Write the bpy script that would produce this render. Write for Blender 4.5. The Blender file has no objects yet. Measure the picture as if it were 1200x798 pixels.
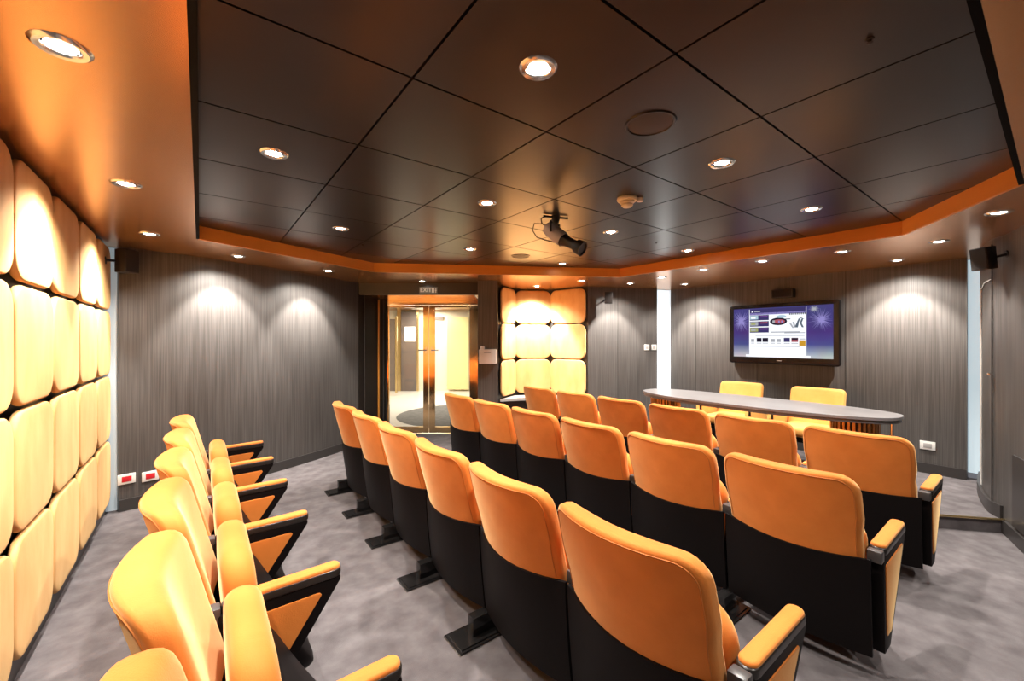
import bpy, bmesh, math, random
from mathutils import Vector, Matrix
from mathutils.geometry import tessellate_polygon
random.seed(7)
PI = math.pi
SC = bpy.context.scene
COL = SC.collection

# ------------------------------------------------------------------ camera
EYE = 1.45
YAW = 0.645
CS, SN = math.cos(YAW), math.sin(YAW)
cam_d = bpy.data.cameras.new('camera')
cam_d.sensor_width = 36.0
cam_d.lens = 36.0 * 486.0 / 1200.0
cam_d.clip_start = 0.02
cam = bpy.data.objects.new('camera', cam_d)
cam.location = (0, 0, EYE)
cam.rotation_euler = (PI / 2, 0, -YAW)
COL.objects.link(cam)
SC.camera = cam

# ------------------------------------------------------------------ world, exposure
w = bpy.data.worlds.new('world'); SC.world = w
w.use_nodes = True
w.node_tree.nodes['Background'].inputs[0].default_value = (0.5, 0.5, 0.55, 1)
w.node_tree.nodes['Background'].inputs[1].default_value = 0.3
SC.view_settings.view_transform = 'Standard'
SC.view_settings.look = 'None'
SC.view_settings.exposure = 0.0
SC.view_settings.gamma = 1.0
SC.view_settings.use_curve_mapping = False
SC.cycles.max_bounces = 8
SC.cycles.diffuse_bounces = 5
SC.cycles.glossy_bounces = 4
SC.cycles.use_denoising = True
SC.cycles.sample_clamp_indirect = 6.0
SC.cycles.caustics_reflective = False
SC.cycles.caustics_refractive = False

SPOT_W = 135.0        # power of one downlight
WASH_W = 120.0       # downlights close to the walls
LAMP_COL = (1.0, 0.935, 0.85)
LAMP_GLOW = 60.0
CORRIDOR_W = 70.0
Z_SOF = 2.245        # underside of the lowered ceiling border
Z_CEIL = 2.35        # dark tiled ceiling

# ------------------------------------------------------------------ helpers
def floor_uv(px, d):
    x = (px - 600) / 486.0 * d
    return (CS * x + SN * d, -SN * x + CS * d)

def P3(px, py, d):
    u, v = floor_uv(px, d)
    return Vector((u, v, EYE + (399 - py) / 486.0 * d))

def nt(name):
    m = bpy.data.materials.new(name); m.use_nodes = True
    t = m.node_tree
    return m, t, t.nodes['Principled BSDF']

def mat(name, col, rough=0.5, metal=0.0, emit=None, es=0.0, spec=None, coat=0.0):
    m, t, b = nt(name)
    b.inputs['Base Color'].default_value = (*col, 1)
    b.inputs['Roughness'].default_value = rough
    b.inputs['Metallic'].default_value = metal
    if spec is not None: b.inputs['Specular IOR Level'].default_value = spec
    if coat: b.inputs['Coat Weight'].default_value = coat
    if emit:
        b.inputs['Emission Color'].default_value = (*emit, 1)
        b.inputs['Emission Strength'].default_value = es
    return m

def noise_mat(name, c1, c2, scale, rough=0.6, metal=0.0, detail=4, stretch=(1, 1, 1), lo=0.35, hi=0.65, bump=0.0, bscale=None, sheen=0.0, rough2=None, obj=False, spec=None):
    m, t, b = nt(name)
    N = t.nodes; L = t.links
    if obj:
        tc = N.new('ShaderNodeTexCoord'); src = tc.outputs['Object']
    else:
        tc = N.new('ShaderNodeNewGeometry'); src = tc.outputs['Position']
    mp = N.new('ShaderNodeMapping'); mp.inputs['Scale'].default_value = stretch
    L.new(src, mp.inputs['Vector'])
    nz = N.new('ShaderNodeTexNoise'); nz.inputs['Scale'].default_value = scale; nz.inputs['Detail'].default_value = detail
    L.new(mp.outputs[0], nz.inputs['Vector'])
    rp = N.new('ShaderNodeValToRGB')
    rp.color_ramp.elements[0].position = lo; rp.color_ramp.elements[0].color = (*c1, 1)
    rp.color_ramp.elements[1].position = hi; rp.color_ramp.elements[1].color = (*c2, 1)
    L.new(nz.outputs['Fac'], rp.inputs['Fac']); L.new(rp.outputs['Color'], b.inputs['Base Color'])
    b.inputs['Roughness'].default_value = rough
    b.inputs['Metallic'].default_value = metal
    if spec is not None: b.inputs['Specular IOR Level'].default_value = spec
    if sheen:
        b.inputs['Sheen Weight'].default_value = sheen
        b.inputs['Sheen Tint'].default_value = (1.0, 0.74, 0.38, 1)
        b.inputs['Sheen Roughness'].default_value = 0.4
    if bump:
        n2 = N.new('ShaderNodeTexNoise'); n2.inputs['Scale'].default_value = bscale or scale * 4; n2.inputs['Detail'].default_value = 3
        L.new(mp.outputs[0], n2.inputs['Vector'])
        bp = N.new('ShaderNodeBump'); bp.inputs['Strength'].default_value = bump; bp.inputs['Distance'].default_value = 0.004
        L.new(n2.outputs['Fac'], bp.inputs['Height']); L.new(bp.outputs['Normal'], b.inputs['Normal'])
    return m

M = {}
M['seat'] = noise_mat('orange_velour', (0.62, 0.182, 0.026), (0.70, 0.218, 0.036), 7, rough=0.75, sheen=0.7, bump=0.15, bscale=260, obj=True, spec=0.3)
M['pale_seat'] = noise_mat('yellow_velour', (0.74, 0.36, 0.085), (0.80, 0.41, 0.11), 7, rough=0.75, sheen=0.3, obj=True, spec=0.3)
M['welt'] = mat('seat_welt', (0.52, 0.16, 0.022), 0.7)
M['panel'] = noise_mat('panel_velour', (0.74, 0.40, 0.145), (0.82, 0.49, 0.20), 9, rough=0.7, sheen=0.2, stretch=(1, 1, 0.35), bump=0.2, bscale=120, spec=0.3)
M['black'] = mat('black_shell_plastic', (0.006, 0.0045, 0.0045), 0.5, spec=0.12)
M['black_gloss'] = mat('black_enamel', (0.012, 0.011, 0.011), 0.18)
M['arm_trim'] = mat('dark_arm_trim', (0.022, 0.018, 0.016), 0.3)
M['cap'] = mat('grey_cap', (0.055, 0.05, 0.05), 0.35)
M['chrome'] = mat('chrome', (0.75, 0.72, 0.68), 0.18, 1.0)
M['bronze'] = mat('polished_bronze', (0.93, 0.66, 0.34), 0.10, 1.0)
M['brass'] = mat('brass_nosing', (0.75, 0.58, 0.30), 0.25, 1.0)
M['wall'] = noise_mat('grey_striated_laminate', (0.066, 0.060, 0.057), (0.118, 0.109, 0.104), 1.0, rough=0.42, stretch=(120, 120, 1.6), detail=6, lo=0.38, hi=0.72, spec=0.4)
M['wall_seam'] = mat('wall_seam', (0.035, 0.03, 0.028), 0.6)
M['base'] = mat('dark_baseboard', (0.040, 0.036, 0.035), 0.4)
M['carpet'] = noise_mat('grey_carpet', (0.098, 0.086, 0.090), (0.160, 0.145, 0.150), 9.0, rough=0.95, detail=8, lo=0.32, hi=0.7, bump=0.5, bscale=320, spec=0.15)
M['copper'] = noise_mat('copper_laminate', (0.60, 0.295, 0.105), (0.66, 0.33, 0.120), 1.2, rough=0.24, metal=0.72)
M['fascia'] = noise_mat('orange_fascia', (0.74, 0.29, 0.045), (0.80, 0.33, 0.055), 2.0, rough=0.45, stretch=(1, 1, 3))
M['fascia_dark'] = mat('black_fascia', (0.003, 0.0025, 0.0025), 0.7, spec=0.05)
M['tile'] = noise_mat('dark_bronze_ceiling_tile', (0.038, 0.027, 0.020), (0.047, 0.034, 0.025), 1.6, rough=0.30, metal=0.6)
M['gap'] = mat('ceiling_gap', (0.004, 0.003, 0.003), 0.8)
M['beam'] = mat('dark_lintel', (0.014, 0.010, 0.009), 0.4)
M['lens'] = mat('downlight_lamp', (1, 1, 1), 0.3, emit=(1.0, 0.95, 0.86), es=LAMP_GLOW)
M['white_plastic'] = mat('white_plastic', (0.80, 0.79, 0.76), 0.4)
M['cream_plastic'] = mat('cream_plastic', (0.88, 0.80, 0.56), 0.45)
M['red'] = mat('red_socket', (0.60, 0.02, 0.03), 0.4)
M['grille'] = mat('brown_grille', (0.040, 0.025, 0.018), 0.6)
M['spk_grille'] = mat('speaker_grille_black', (0.012, 0.009, 0.008), 0.7, spec=0.2)
M['speaker'] = mat('speaker_black', (0.014, 0.011, 0.010), 0.45)
M['ledge'] = mat('pale_ledge', (0.42, 0.40, 0.39), 0.4)
M['glow'] = mat('cool_light_diffuser', (0.8, 0.85, 0.88), 0.5, emit=(0.80, 0.93, 1.0), es=1.0)
M['glow_faint'] = mat('faint_light_diffuser', (0.5, 0.55, 0.58), 0.5, emit=(0.72, 0.88, 0.95), es=0.25)
M['glow_soft'] = mat('dim_light_diffuser', (0.55, 0.62, 0.66), 0.5, emit=(0.72, 0.88, 0.95), es=0.62)
M['tabletop'] = noise_mat('grey_tabletop', (0.13, 0.122, 0.124), (0.17, 0.16, 0.162), 4, rough=0.3)
M['table_edge'] = mat('dark_table_edge', (0.06, 0.055, 0.055), 0.35)
M['slat'] = mat('gold_brown_slat', (0.62, 0.33, 0.11), 0.3, 0.5)
M['drum'] = mat('dark_drum', (0.03, 0.015, 0.008), 0.5)
M['corr_floor'] = mat('white_corridor_floor', (0.78, 0.76, 0.74), 0.25)
M['corr_wall'] = mat('cream_corridor_wall', (0.86, 0.80, 0.66), 0.5)
M['corr_panel'] = mat('yellow_corridor_panel', (0.86, 0.72, 0.36), 0.5)
M['corr_door'] = mat('taupe_corridor_door', (0.16, 0.13, 0.12), 0.4)
M['rug'] = noise_mat('grey_round_rug', (0.13, 0.13, 0.135), (0.17, 0.17, 0.175), 12, rough=0.95)
M['paper'] = mat('glowing_white_notice', (0.9, 0.9, 0.9), 0.6, emit=(1, 1, 1), es=1.2)  # plain paper, its brightness put in as a glow of its own
gm, gt, gb = nt('clear_glass')
gb.inputs['Base Color'].default_value = (1, 1, 1, 1); gb.inputs['Roughness'].default_value = 0.0
gtr = gt.nodes.new('ShaderNodeBsdfTransparent'); gtr.inputs[0].default_value = (0.97, 0.95, 0.9, 1)
ggl = gt.nodes.new('ShaderNodeBsdfGlossy'); ggl.inputs['Roughness'].default_value = 0.02
gfr = gt.nodes.new('ShaderNodeFresnel'); gfr.inputs['IOR'].default_value = 1.45
gmx = gt.nodes.new('ShaderNodeMixShader')
gt.links.new(gfr.outputs[0], gmx.inputs[0]); gt.links.new(gtr.outputs[0], gmx.inputs[1]); gt.links.new(ggl.outputs[0], gmx.inputs[2])
gt.links.new(gmx.outputs[0], gt.nodes['Material Output'].inputs['Surface'])
M['glass'] = gm

def em(name, col, s=1.0):
    m, t, b = nt(name)
    e = t.nodes.new('ShaderNodeEmission'); e.inputs[0].default_value = (*col, 1); e.inputs[1].default_value = s
    t.links.new(e.outputs[0], t.nodes['Material Output'].inputs['Surface'])
    return m

class MB:
    """collects shapes and links them as one mesh object"""
    def __init__(self):
        self.v = []; self.f = []; self.mi = []; self.cur = 0
    def add(self, vs, fs):
        o = len(self.v); self.v += [tuple(p) for p in vs]
        for f in fs:
            self.f.append([o + i for i in f]); self.mi.append(self.cur)
        return self
    def box(self, x0, x1, y0, y1, z0, z1, mt=None):
        vs = [Vector((x, y, z)) for x in (x0, x1) for y in (y0, y1) for z in (z0, z1)]
        if mt: vs = [mt @ p for p in vs]
        return self.add(vs, [(0, 1, 3, 2), (4, 6, 7, 5), (0, 4, 5, 1), (2, 3, 7, 6), (0, 2, 6, 4), (1, 5, 7, 3)])
    def prism(self, poly, z0, z1, mt=None):
        n = len(poly)
        vs = [Vector((x, y, z0)) for x, y in poly] + [Vector((x, y, z1)) for x, y in poly]
        if mt: vs = [mt @ p for p in vs]
        tri = tessellate_polygon([[Vector((x, y, 0)) for x, y in poly]])
        fs = [tuple(t) for t in tri] + [tuple(i + n for i in t) for t in tri]
        fs += [(i, (i + 1) % n, n + (i + 1) % n, n + i) for i in range(n)]
        return self.add(vs, fs)
    def tube(self, pts, r, seg=8, cap=True):
        pts = [Vector(p) for p in pts]; n = len(pts); vs = []; fs = []
        rr = r if isinstance(r, (list, tuple)) else [r] * n
        up = None
        for i, p in enumerate(pts):
            t = (pts[min(i + 1, n - 1)] - pts[max(i - 1, 0)]).normalized()
            if up is None:
                up = Vector((0, 0, 1)) if abs(t.z) < 0.9 else Vector((1, 0, 0))
            a = t.cross(up).normalized(); b = a.cross(t).normalized(); up = b
            for k in range(seg):
                q = 2 * PI * k / seg
                vs.append(p + (a * math.cos(q) + b * math.sin(q)) * rr[i])
        for i in range(n - 1):
            for k in range(seg):
                fs.append((i * seg + k, i * seg + (k + 1) % seg, (i + 1) * seg + (k + 1) % seg, (i + 1) * seg + k))
        if cap:
            fs.append(tuple(range(seg))); fs.append(tuple((n - 1) * seg + k for k in range(seg)))
        return self.add(vs, fs)
    def lathe(self, prof, c=(0, 0, 0), seg=28, mt=None):
        """prof: list of (r, z)"""
        vs = []; fs = []; n = len(prof)
        for r, z in prof:
            for k in range(seg):
                q = 2 * PI * k / seg
                p = Vector((c[0] + r * math.cos(q), c[1] + r * math.sin(q), c[2] + z))
                vs.append(mt @ p if mt else p)
        for i in range(n - 1):
            for k in range(seg):
                fs.append((i * seg + k, i * seg + (k + 1) % seg, (i + 1) * seg + (k + 1) % seg, (i + 1) * seg + k))
        if prof[0][0] > 1e-5: fs.append(tuple(range(seg)))
        if prof[-1][0] > 1e-5: fs.append(tuple((n - 1) * seg + k for k in range(seg)))
        return self.add(vs, fs)
    def pillow(self, wy, hz, tx, R, re, puff_f=0.0, puff_b=0.0, deform=None, mt=None, ks=7, m=5, rings=(0.9, 0.75, 0.55, 0.3), eb=None):
        """rounded cushion: x thickness, y width, z height, centred on the origin"""
        def outline(d):
            hw, hh, r = wy / 2 - d, hz / 2 - d, max(R - d, 0.002)
            pts = []
            cs = [(hw - r, hh - r, 0), (-hw + r, hh - r, PI / 2), (-hw + r, -hh + r, PI), (hw - r, -hh + r, 1.5 * PI)]
            for ci, (cx, cy, a0) in enumerate(cs):
                for k in range(m + 1):
                    a = a0 + PI / 2 * k / m
                    pts.append((cx + r * math.cos(a), cy + r * math.sin(a)))
                nx, ny, na = cs[(ci + 1) % 4]
                e = pts[-1]; s = (nx + r * math.cos(na), ny + r * math.sin(na))
                for k in range(1, ks):
                    q = k / ks; pts.append((e[0] + (s[0] - e[0]) * q, e[1] + (s[1] - e[1]) * q))
            return pts
        lay = []; ang = [0, 22.5, 45, 67.5, 90]
        eb = re if eb is None else eb
        def scaled(s, x): return [(x, p[0] * s, p[1] * s) for p in outline(re)], None
        base = outline(re); baseb = outline(eb)
        for s in rings[::-1]: lay.append([(-tx / 2 - puff_b * (1 - s * s), p[0] * s, p[1] * s) for p in baseb])
        for a in ang[::-1]:
            a = math.radians(a); lay.append([(-tx / 2 + eb - eb * math.sin(a), *p) for p in outline(eb * (1 - math.cos(a)))])
        for a in ang:
            a = math.radians(a); lay.append([(tx / 2 - re + re * math.sin(a), *p) for p in outline(re * (1 - math.cos(a)))])
        for s in rings: lay.append([(tx / 2 + puff_f * (1 - s * s), p[0] * s, p[1] * s) for p in base])
        n = len(lay[0]); vs = [p for l in lay for p in l]; fs = []
        for i in range(len(lay) - 1):
            for k in range(n):
                fs.append((i * n + k, i * n + (k + 1) % n, (i + 1) * n + (k + 1) % n, (i + 1) * n + k))
        c0 = len(vs); vs.append((-tx / 2 - puff_b, 0, 0)); vs.append((tx / 2 + puff_f, 0, 0))
        for k in range(n):
            fs.append((c0, (k + 1) % n, k)); fs.append((c0 + 1, (len(lay) - 1) * n + k, (len(lay) - 1) * n + (k + 1) % n))
        vs = [Vector(p) for p in vs]
        if deform: vs = [Vector(deform(*p)) for p in vs]
        if mt: vs = [mt @ p for p in vs]
        return self.add(vs, fs)
    def build(self, name, mats, parent=None, smooth=35, bevel=0.0):
        me = bpy.data.meshes.new(name)
        me.from_pydata(self.v, [], self.f)
        if not isinstance(mats, (list, tuple)): mats = [mats]
        for m_ in mats: me.materials.append(m_)
        for p, i in zip(me.polygons, self.mi): p.material_index = i
        b = bmesh.new(); b.from_mesh(me)
        bmesh.ops.recalc_face_normals(b, faces=b.faces)
        if bevel:
            es = [e for e in b.edges if len(e.link_faces) == 2 and e.calc_face_angle(0) > 0.6]
            bmesh.ops.bevel(b, geom=es, offset=bevel, segments=2, affect='EDGES', profile=0.6)
        b.to_mesh(me); b.free()
        if smooth:
            me.shade_smooth()
            me.set_sharp_from_angle(angle=math.radians(smooth))
        o = bpy.data.objects.new(name, me); COL.objects.link(o)
        if parent: o.parent = parent
        return o

def empty(name, loc=(0, 0, 0), rz=0.0):
    o = bpy.data.objects.new(name, None); COL.objects.link(o)
    o.location = loc; o.rotation_euler = (0, 0, rz); o.empty_display_size = 0.1
    return o

def tag(o, label=None, cat=None, group=None, kind=None):
    if label: o['label'] = label
    if cat: o['category'] = cat
    if group: o['group'] = group
    if kind: o['kind'] = kind
    return o

def children(o): return [c for c in bpy.data.objects if c.parent == o]

def copy_tree(o, parent=None):
    c = o.copy(); COL.objects.link(c); c.parent = parent
    for ch in children(o): copy_tree(ch, c)
    return c

def wall_strip(pts, z0, z1, th):
    """wall band along pts, thickness th to the outside (left of travel)"""
    n = len(pts); out = []
    for i in range(n):
        a = Vector(pts[max(i - 1, 0)]); b = Vector(pts[min(i + 1, n - 1)])
        d = (b - a).normalized(); out.append((pts[i][0] - d.y * th, pts[i][1] + d.x * th))
    return MB().prism(list(pts) + out[::-1], z0, z1)

def arc(pts, n=8):
    """Catmull-Rom through 2D points"""
    P = [Vector(p) for p in pts]; P = [P[0] * 2 - P[1]] + P + [P[-1] * 2 - P[-2]]
    out = []
    for i in range(1, len(P) - 2):
        for k in range(n):
            t = k / n
            q = 0.5 * ((2 * P[i]) + (-P[i - 1] + P[i + 1]) * t + (2 * P[i - 1] - 5 * P[i] + 4 * P[i + 1] - P[i + 2]) * t * t + (-P[i - 1] + 3 * P[i] - 3 * P[i + 1] + P[i + 2]) * t ** 3)
            out.append((q.x, q.y))
    out.append(tuple(pts[-1])); return out

# ================================================================== SETTING
STAGE = 0.10
BL = arc([(-0.55, 4.80), (-0.10, 4.92), (0.5, 5.16), (1.1, 5.46), (1.755, 5.875)], 5)
JAMB = [(1.755, 5.875), floor_uv(455, 6.45)]
J0, J1, J2, J3 = floor_uv(583.8, 5.95), floor_uv(602, 6.46), floor_uv(646, 6.56), floor_uv(689, 6.12)
NICHE = arc([J0, J1, J2, J3], 6)
RW = [J3, floor_uv(770, 6.43)]
TVW = [(5.90, 3.70), (5.93, 0.56)]
CW = arc([(5.95, 0.47), (5.5, 0.44), (5.0, 0.35), (4.8, 0.25), (4.35, 0.10), (3.8, -0.14), (3.2, -0.44), (2.6, -0.72)], 5)
REAR = [(2.6, -0.72), (-0.66, -0.72)]
LEFT = [(-0.66, -0.72), (-0.66, 4.90)]

def struct(o): o['kind'] = 'structure'; return o

# floor
room = [(-0.75, -0.8), (-0.75, 5.0), (-0.56, 4.9)] + BL[1:] + [floor_uv(455, 6.45), floor_uv(560, 6.45), floor_uv(575, 6.45)] + [J1, J2, J3, floor_uv(770, 6.5), (6.1, 3.8), (6.15, 0.35), (5.0, 0.2), (4.3, -0.1), (3.2, -0.6), (2.6, -0.85)]
b = MB(); b.prism(room, -0.06, 0.0)
struct(b.build('floor', M['carpet'], smooth=0))

edge = arc([(4.845, 0.255), (4.60, 0.53), (4.30, 0.88), (4.07, 1.25), (3.95, 1.75), (3.92, 2.4), (3.97, 3.1), (4.15, 3.75), (4.55, 4.17)], 5)
b = MB(); b.prism(edge + [(5.67, 3.775), (5.95, 3.74), (6.05, 3.7), (6.06, 0.42), (5.95, 0.465), (5.5, 0.435), (5.0, 0.345)], 0.0005, STAGE)
struct(b.build('floor_stage', M['carpet'], smooth=0))
b = MB(); b.tube([(x, y, STAGE + 0.002) for x, y in edge], 0.009, 8)
struct(b.build('trim_1', M['brass']))

# walls
H2 = Z_SOF + 0.0
struct(wall_strip(LEFT, 0, 2.5, 0.08).build('wall_left', M['base'], smooth=0))
struct(wall_strip(BL, 0, 2.4, 0.08).build('wall_back_left', M['wall'], smooth=40))
struct(wall_strip(JAMB, 0, 2.4, 0.08).build('wall_door_side', M['beam'], smooth=0))
struct(wall_strip(NICHE, 0, 2.4, 0.08).build('wall_niche', M['base'], smooth=40))
struct(wall_strip(RW, 0, 2.4, 0.08).build('wall_back_right', M['wall'], smooth=0))
struct(wall_strip(TVW, 0, 2.4, 0.08).build('wall_screen', M['wall'], smooth=0))
struct(wall_strip(CW, 0, 2.4, 0.08).build('wall_right', M['wall'], smooth=40))
struct(wall_strip(REAR, 0, 2.5, 0.08).build('wall_rear', M['wall'], smooth=0))
# pillar beside the doors
F1, F2 = floor_uv(560, 5.52), floor_uv(583, 5.52)
b = MB(); b.prism([F1, F2, floor_uv(583.2, 5.95), floor_uv(600, 6.7), floor_uv(575, 6.9), floor_uv(560.2, 6.6)], 0, 2.4)
struct(b.build('wall_pillar', M['wall'], smooth=0))
# thin wall seams
def seam(name, a, z0=0.1, z1=Z_SOF, wd=0.004, m='wall_seam'):
    b = MB(); b.box(-0.003, 0.003, -wd, wd, z0, z1); o = b.build(name, M[m], smooth=0)
    o.location = (a[0], a[1], 0); o.rotation_euler = (0, 0, a[2]); return struct(o)
n_ = 2
def wall_pt(A, B, t): 
    return (A[0] + (B[0] - A[0]) * t, A[1] + (B[1] - A[1]) * t, math.atan2(B[1] - A[1], B[0] - A[0]) + PI / 2)
for A, B, t in ((TVW[0], TVW[1], .13), (TVW[0], TVW[1], .40), (TVW[0], TVW[1], .70), (RW[0], RW[1], .42)):
    seam('trim_%d' % n_, wall_pt(A, B, t)); n_ += 1

# baseboards
def bboard(name, pts, z0, h=0.10):
    n = len(pts); inn = []
    for i in range(n):
        a = Vector(pts[max(i - 1, 0)]); c = Vector(pts[min(i + 1, n - 1)]); d = (c - a).normalized()
        inn.append((pts[i][0] + d.y * 0.018, pts[i][1] - d.x * 0.018))
    b = MB(); b.prism(list(pts) + inn[::-1], z0, z0 + h)
    return struct(b.build(name, M['base'], smooth=40))
bboard('baseboard_back_left', BL, 0.0)
bboard('baseboard_screen', TVW, STAGE)
bboard('baseboard_back_right', RW, STAGE)
k = [i for i, p in enumerate(CW) if p[0] >= 4.84][-1]
bboard('baseboard_stage_right', CW[:k + 1], STAGE)
bboard('baseboard_right', CW[k:], 0.0)
b = MB(); b.box(-0.66, -0.635, -0.7, 4.84, 0, 0.10); struct(b.build('baseboard_left', M['base'], smooth=0))

# ceiling: dark square tiles with shadow gaps
b = MB(); T = 0.61; U0, V0 = 0.583, 0.732
b.cur = 0
for i in range(-2, 8):
    for j in range(-2, 8):
        x0, y0 = U0 + i * T, V0 + j * T
        g = 0.0045
        b.box(x0 + g, x0 + T - g, y0 + g, y0 + T - g, Z_CEIL, Z_CEIL + 0.015)
b.cur = 1
b.box(-0.8, 6.3, -0.8, 5.8, Z_CEIL + 0.015, Z_CEIL + 0.05)
struct(b.build('ceiling', [M['tile'], M['gap']], smooth=0, bevel=0.0))

HOLE = [(-0.005, 0.135), (-0.005, 4.07), (1.61, 4.80), (4.20, 3.34), (4.23, 0.73), (3.345, 0.138)]
HL = floor_uv(420, 5.76); HR = floor_uv(560, 5.76)
OUT = [(-0.70, -0.76), (-0.70, 4.93), (-0.56, 4.93)] + [(x - 0.02, y + 0.04) for x, y in BL[1:-1]] + [HL, HR, floor_uv(560.2, 6.2), floor_uv(600, 6.65), (4.47, 4.93), (4.66, 4.2), (5.67, 3.85), (6.02, 3.80), (6.10, 0.40)] + [(x + 0.01, y - 0.05) for x, y in CW] + [(2.6, -0.77)]
vo = [Vector((x, y, 0)) for x, y in OUT]; vh = [Vector((x, y, 0)) for x, y in HOLE]
tri = tessellate_polygon([vo, vh]); allp = OUT + HOLE
b = MB(); b.add([(x, y, Z_SOF) for x, y in allp], [tuple(t) for t in tri])
struct(b.build('ceiling_border', M['copper'], smooth=0))
def fascia(name, pts, m):
    n = len(pts); b = MB()
    for i in range(n - 1):
        a = Vector(pts[i]); c = Vector(pts[i + 1]); d = (c - a).normalized(); o = Vector((-d.y, d.x)) * 0.02
        b.prism([tuple(a), tuple(c), tuple(c + o), tuple(a + o)], Z_SOF - 0.001, Z_CEIL + 0.002)
    return struct(b.build(name, m, smooth=0))
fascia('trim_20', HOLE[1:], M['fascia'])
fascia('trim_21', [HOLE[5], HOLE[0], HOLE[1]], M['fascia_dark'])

# lintel over the doors
def camr(name_empty=None): return (0, 0, -YAW)
def cx(px, d): return (px - 600) / 486.0 * d
R_ = Matrix.Rotation(-YAW, 4, 'Z')
b = MB(); b.box(cx(419, 5.78), cx(560, 5.78), 5.76, 5.80, 2.085, 2.4, R_)
b.cur = 1; b.box(cx(419, 5.78), cx(560, 6.5) - 0.0, 5.80, 6.6, 2.085, 2.10, R_)
struct(b.build('wall_lintel', [M['beam'], M['copper']], smooth=0))

# left door side: tall copper strip and thin dark seams
for px, wd, m, z1 in ((443.5, 0.014, 'fascia', 2.06), (449, 0.006, 'cap', 2.06), (452.5, 0.01, 'base', 2.08), (427, 0.006, 'wall_seam', 2.2)):
    t = (px - 421) / 34.0
    A, B = JAMB; tt = t * 5.76 / (5.76 * t + 6.45 * (1 - t)) if 0 else t
    # point of the jamb wall seen at px
    lo, hi = 0.0, 1.0
    for _ in range(40):
        mid = (lo + hi) / 2; u = A[0] + (B[0] - A[0]) * mid; v = A[1] + (B[1] - A[1]) * mid
        q = 600 + 486 * (CS * u - SN * v) / (SN * u + CS * v)
        if q < px: lo = mid
        else: hi = mid
    a = wall_pt(A, B, lo); nx, ny = B[1] - A[1], -(B[0] - A[0]); l = math.hypot(nx, ny)
    b = MB(); b.box(-0.012, 0.012, -wd, wd, 0.0, z1)
    o = b.build('trim_%d' % (n_), M[m], smooth=0); n_ += 1
    o.location = (a[0], a[1], 0); o.rotation_euler = (0, 0, a[2]); struct(o)

# glass double doors
D = 6.45
def leaf(name, xa, xb, sl, sr, hx, hd):
    r = empty(name, (0, 0, 0), -YAW); struct(r)
    z1 = 1.995
    b = MB()
    b.box(xa, xa + sl, D - 0.02, D + 0.02, 0.02, z1); b.box(xb - sr, xb, D - 0.02, D + 0.02, 0.02, z1)
    b.box(xa + sl, xb - sr, D - 0.02, D + 0.02, 0.02, 0.11); b.box(xa + sl, xb - sr, D - 0.02, D + 0.02, z1 - 0.035, z1)
    b.build('door_frame', M['bronze'], r, smooth=0)
    b = MB(); b.box(xa + sl, xb - sr, D - 0.005, D + 0.005, 0.11, z1 - 0.035); b.build('glass_pane', M['glass'], r, smooth=0)
    b = MB(); b.tube([(hx, D - 0.018, 1.30), (hx, D - 0.06, 1.30), (hx + hd * 0.11, D - 0.06, 1.30)], 0.009, 8); b.box(hx - 0.018, hx + 0.018, D - 0.026, D - 0.018, 1.25, 1.35)
    b.build('door_handle', M['chrome'], r)
xL, xM, xR = cx(455, D), cx(503, D), cx(560, D)
leaf('door_1', xL, xM - 0.004, 0.018, 0.085, xM - 0.045, -1)
leaf('door_2', xM + 0.004, xR, 0.088, 0.125, xM + 0.045, 1)
b = MB(); b.box(xL, xR, D - 0.03, D + 0.03, 1.998, 2.10, R_); b.box(xL - 0.03, xL, D - 0.04, D + 0.04, 0, 2.10, R_)
struct(b.build('trim_30', M['bronze'], smooth=0))
b = MB(); b.box(xL - 0.02, xR, D - 0.05, D + 0.05, 0, 0.012, R_)
struct(b.build('trim_31', M['chrome'], smooth=0))

# corridor beyond the doors
b = MB(); b.box(-6.5, 2.5, D, 12.4, -0.05, 0.001, R_); struct(b.build('floor_corridor', M['corr_floor'], smooth=0))
b = MB(); b.box(-6.5, 2.5, 12.0, 12.1, 0, 2.7, R_); struct(b.build('wall_corridor_back', M['corr_wall'], smooth=0))
b = MB(); b.box(-6.6, -6.5, D + 0.1, 12.1, 0, 2.7, R_); struct(b.build('wall_corridor_left', M['corr_wall'], smooth=0))
b = MB(); b.box(2.5, 2.6, D + 0.8, 12.1, 0, 2.7, R_); struct(b.build('wall_corridor_right', M['corr_wall'], smooth=0))
b = MB(); b.box(-6.6, 2.6, D + 0.06, 12.1, 2.32, 2.36, R_); struct(b.build('ceiling_corridor', M['copper'], smooth=0))
b = MB(); b.box(-6.5, xL - 0.03, D + 0.1, D + 0.16, 0, 2.7, R_); b.box(xR + 0.03, 2.6, D + 0.26, D + 0.30, 0, 2.7, R_); struct(b.build('wall_corridor_front', M['corr_wall'], smooth=0))
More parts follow.
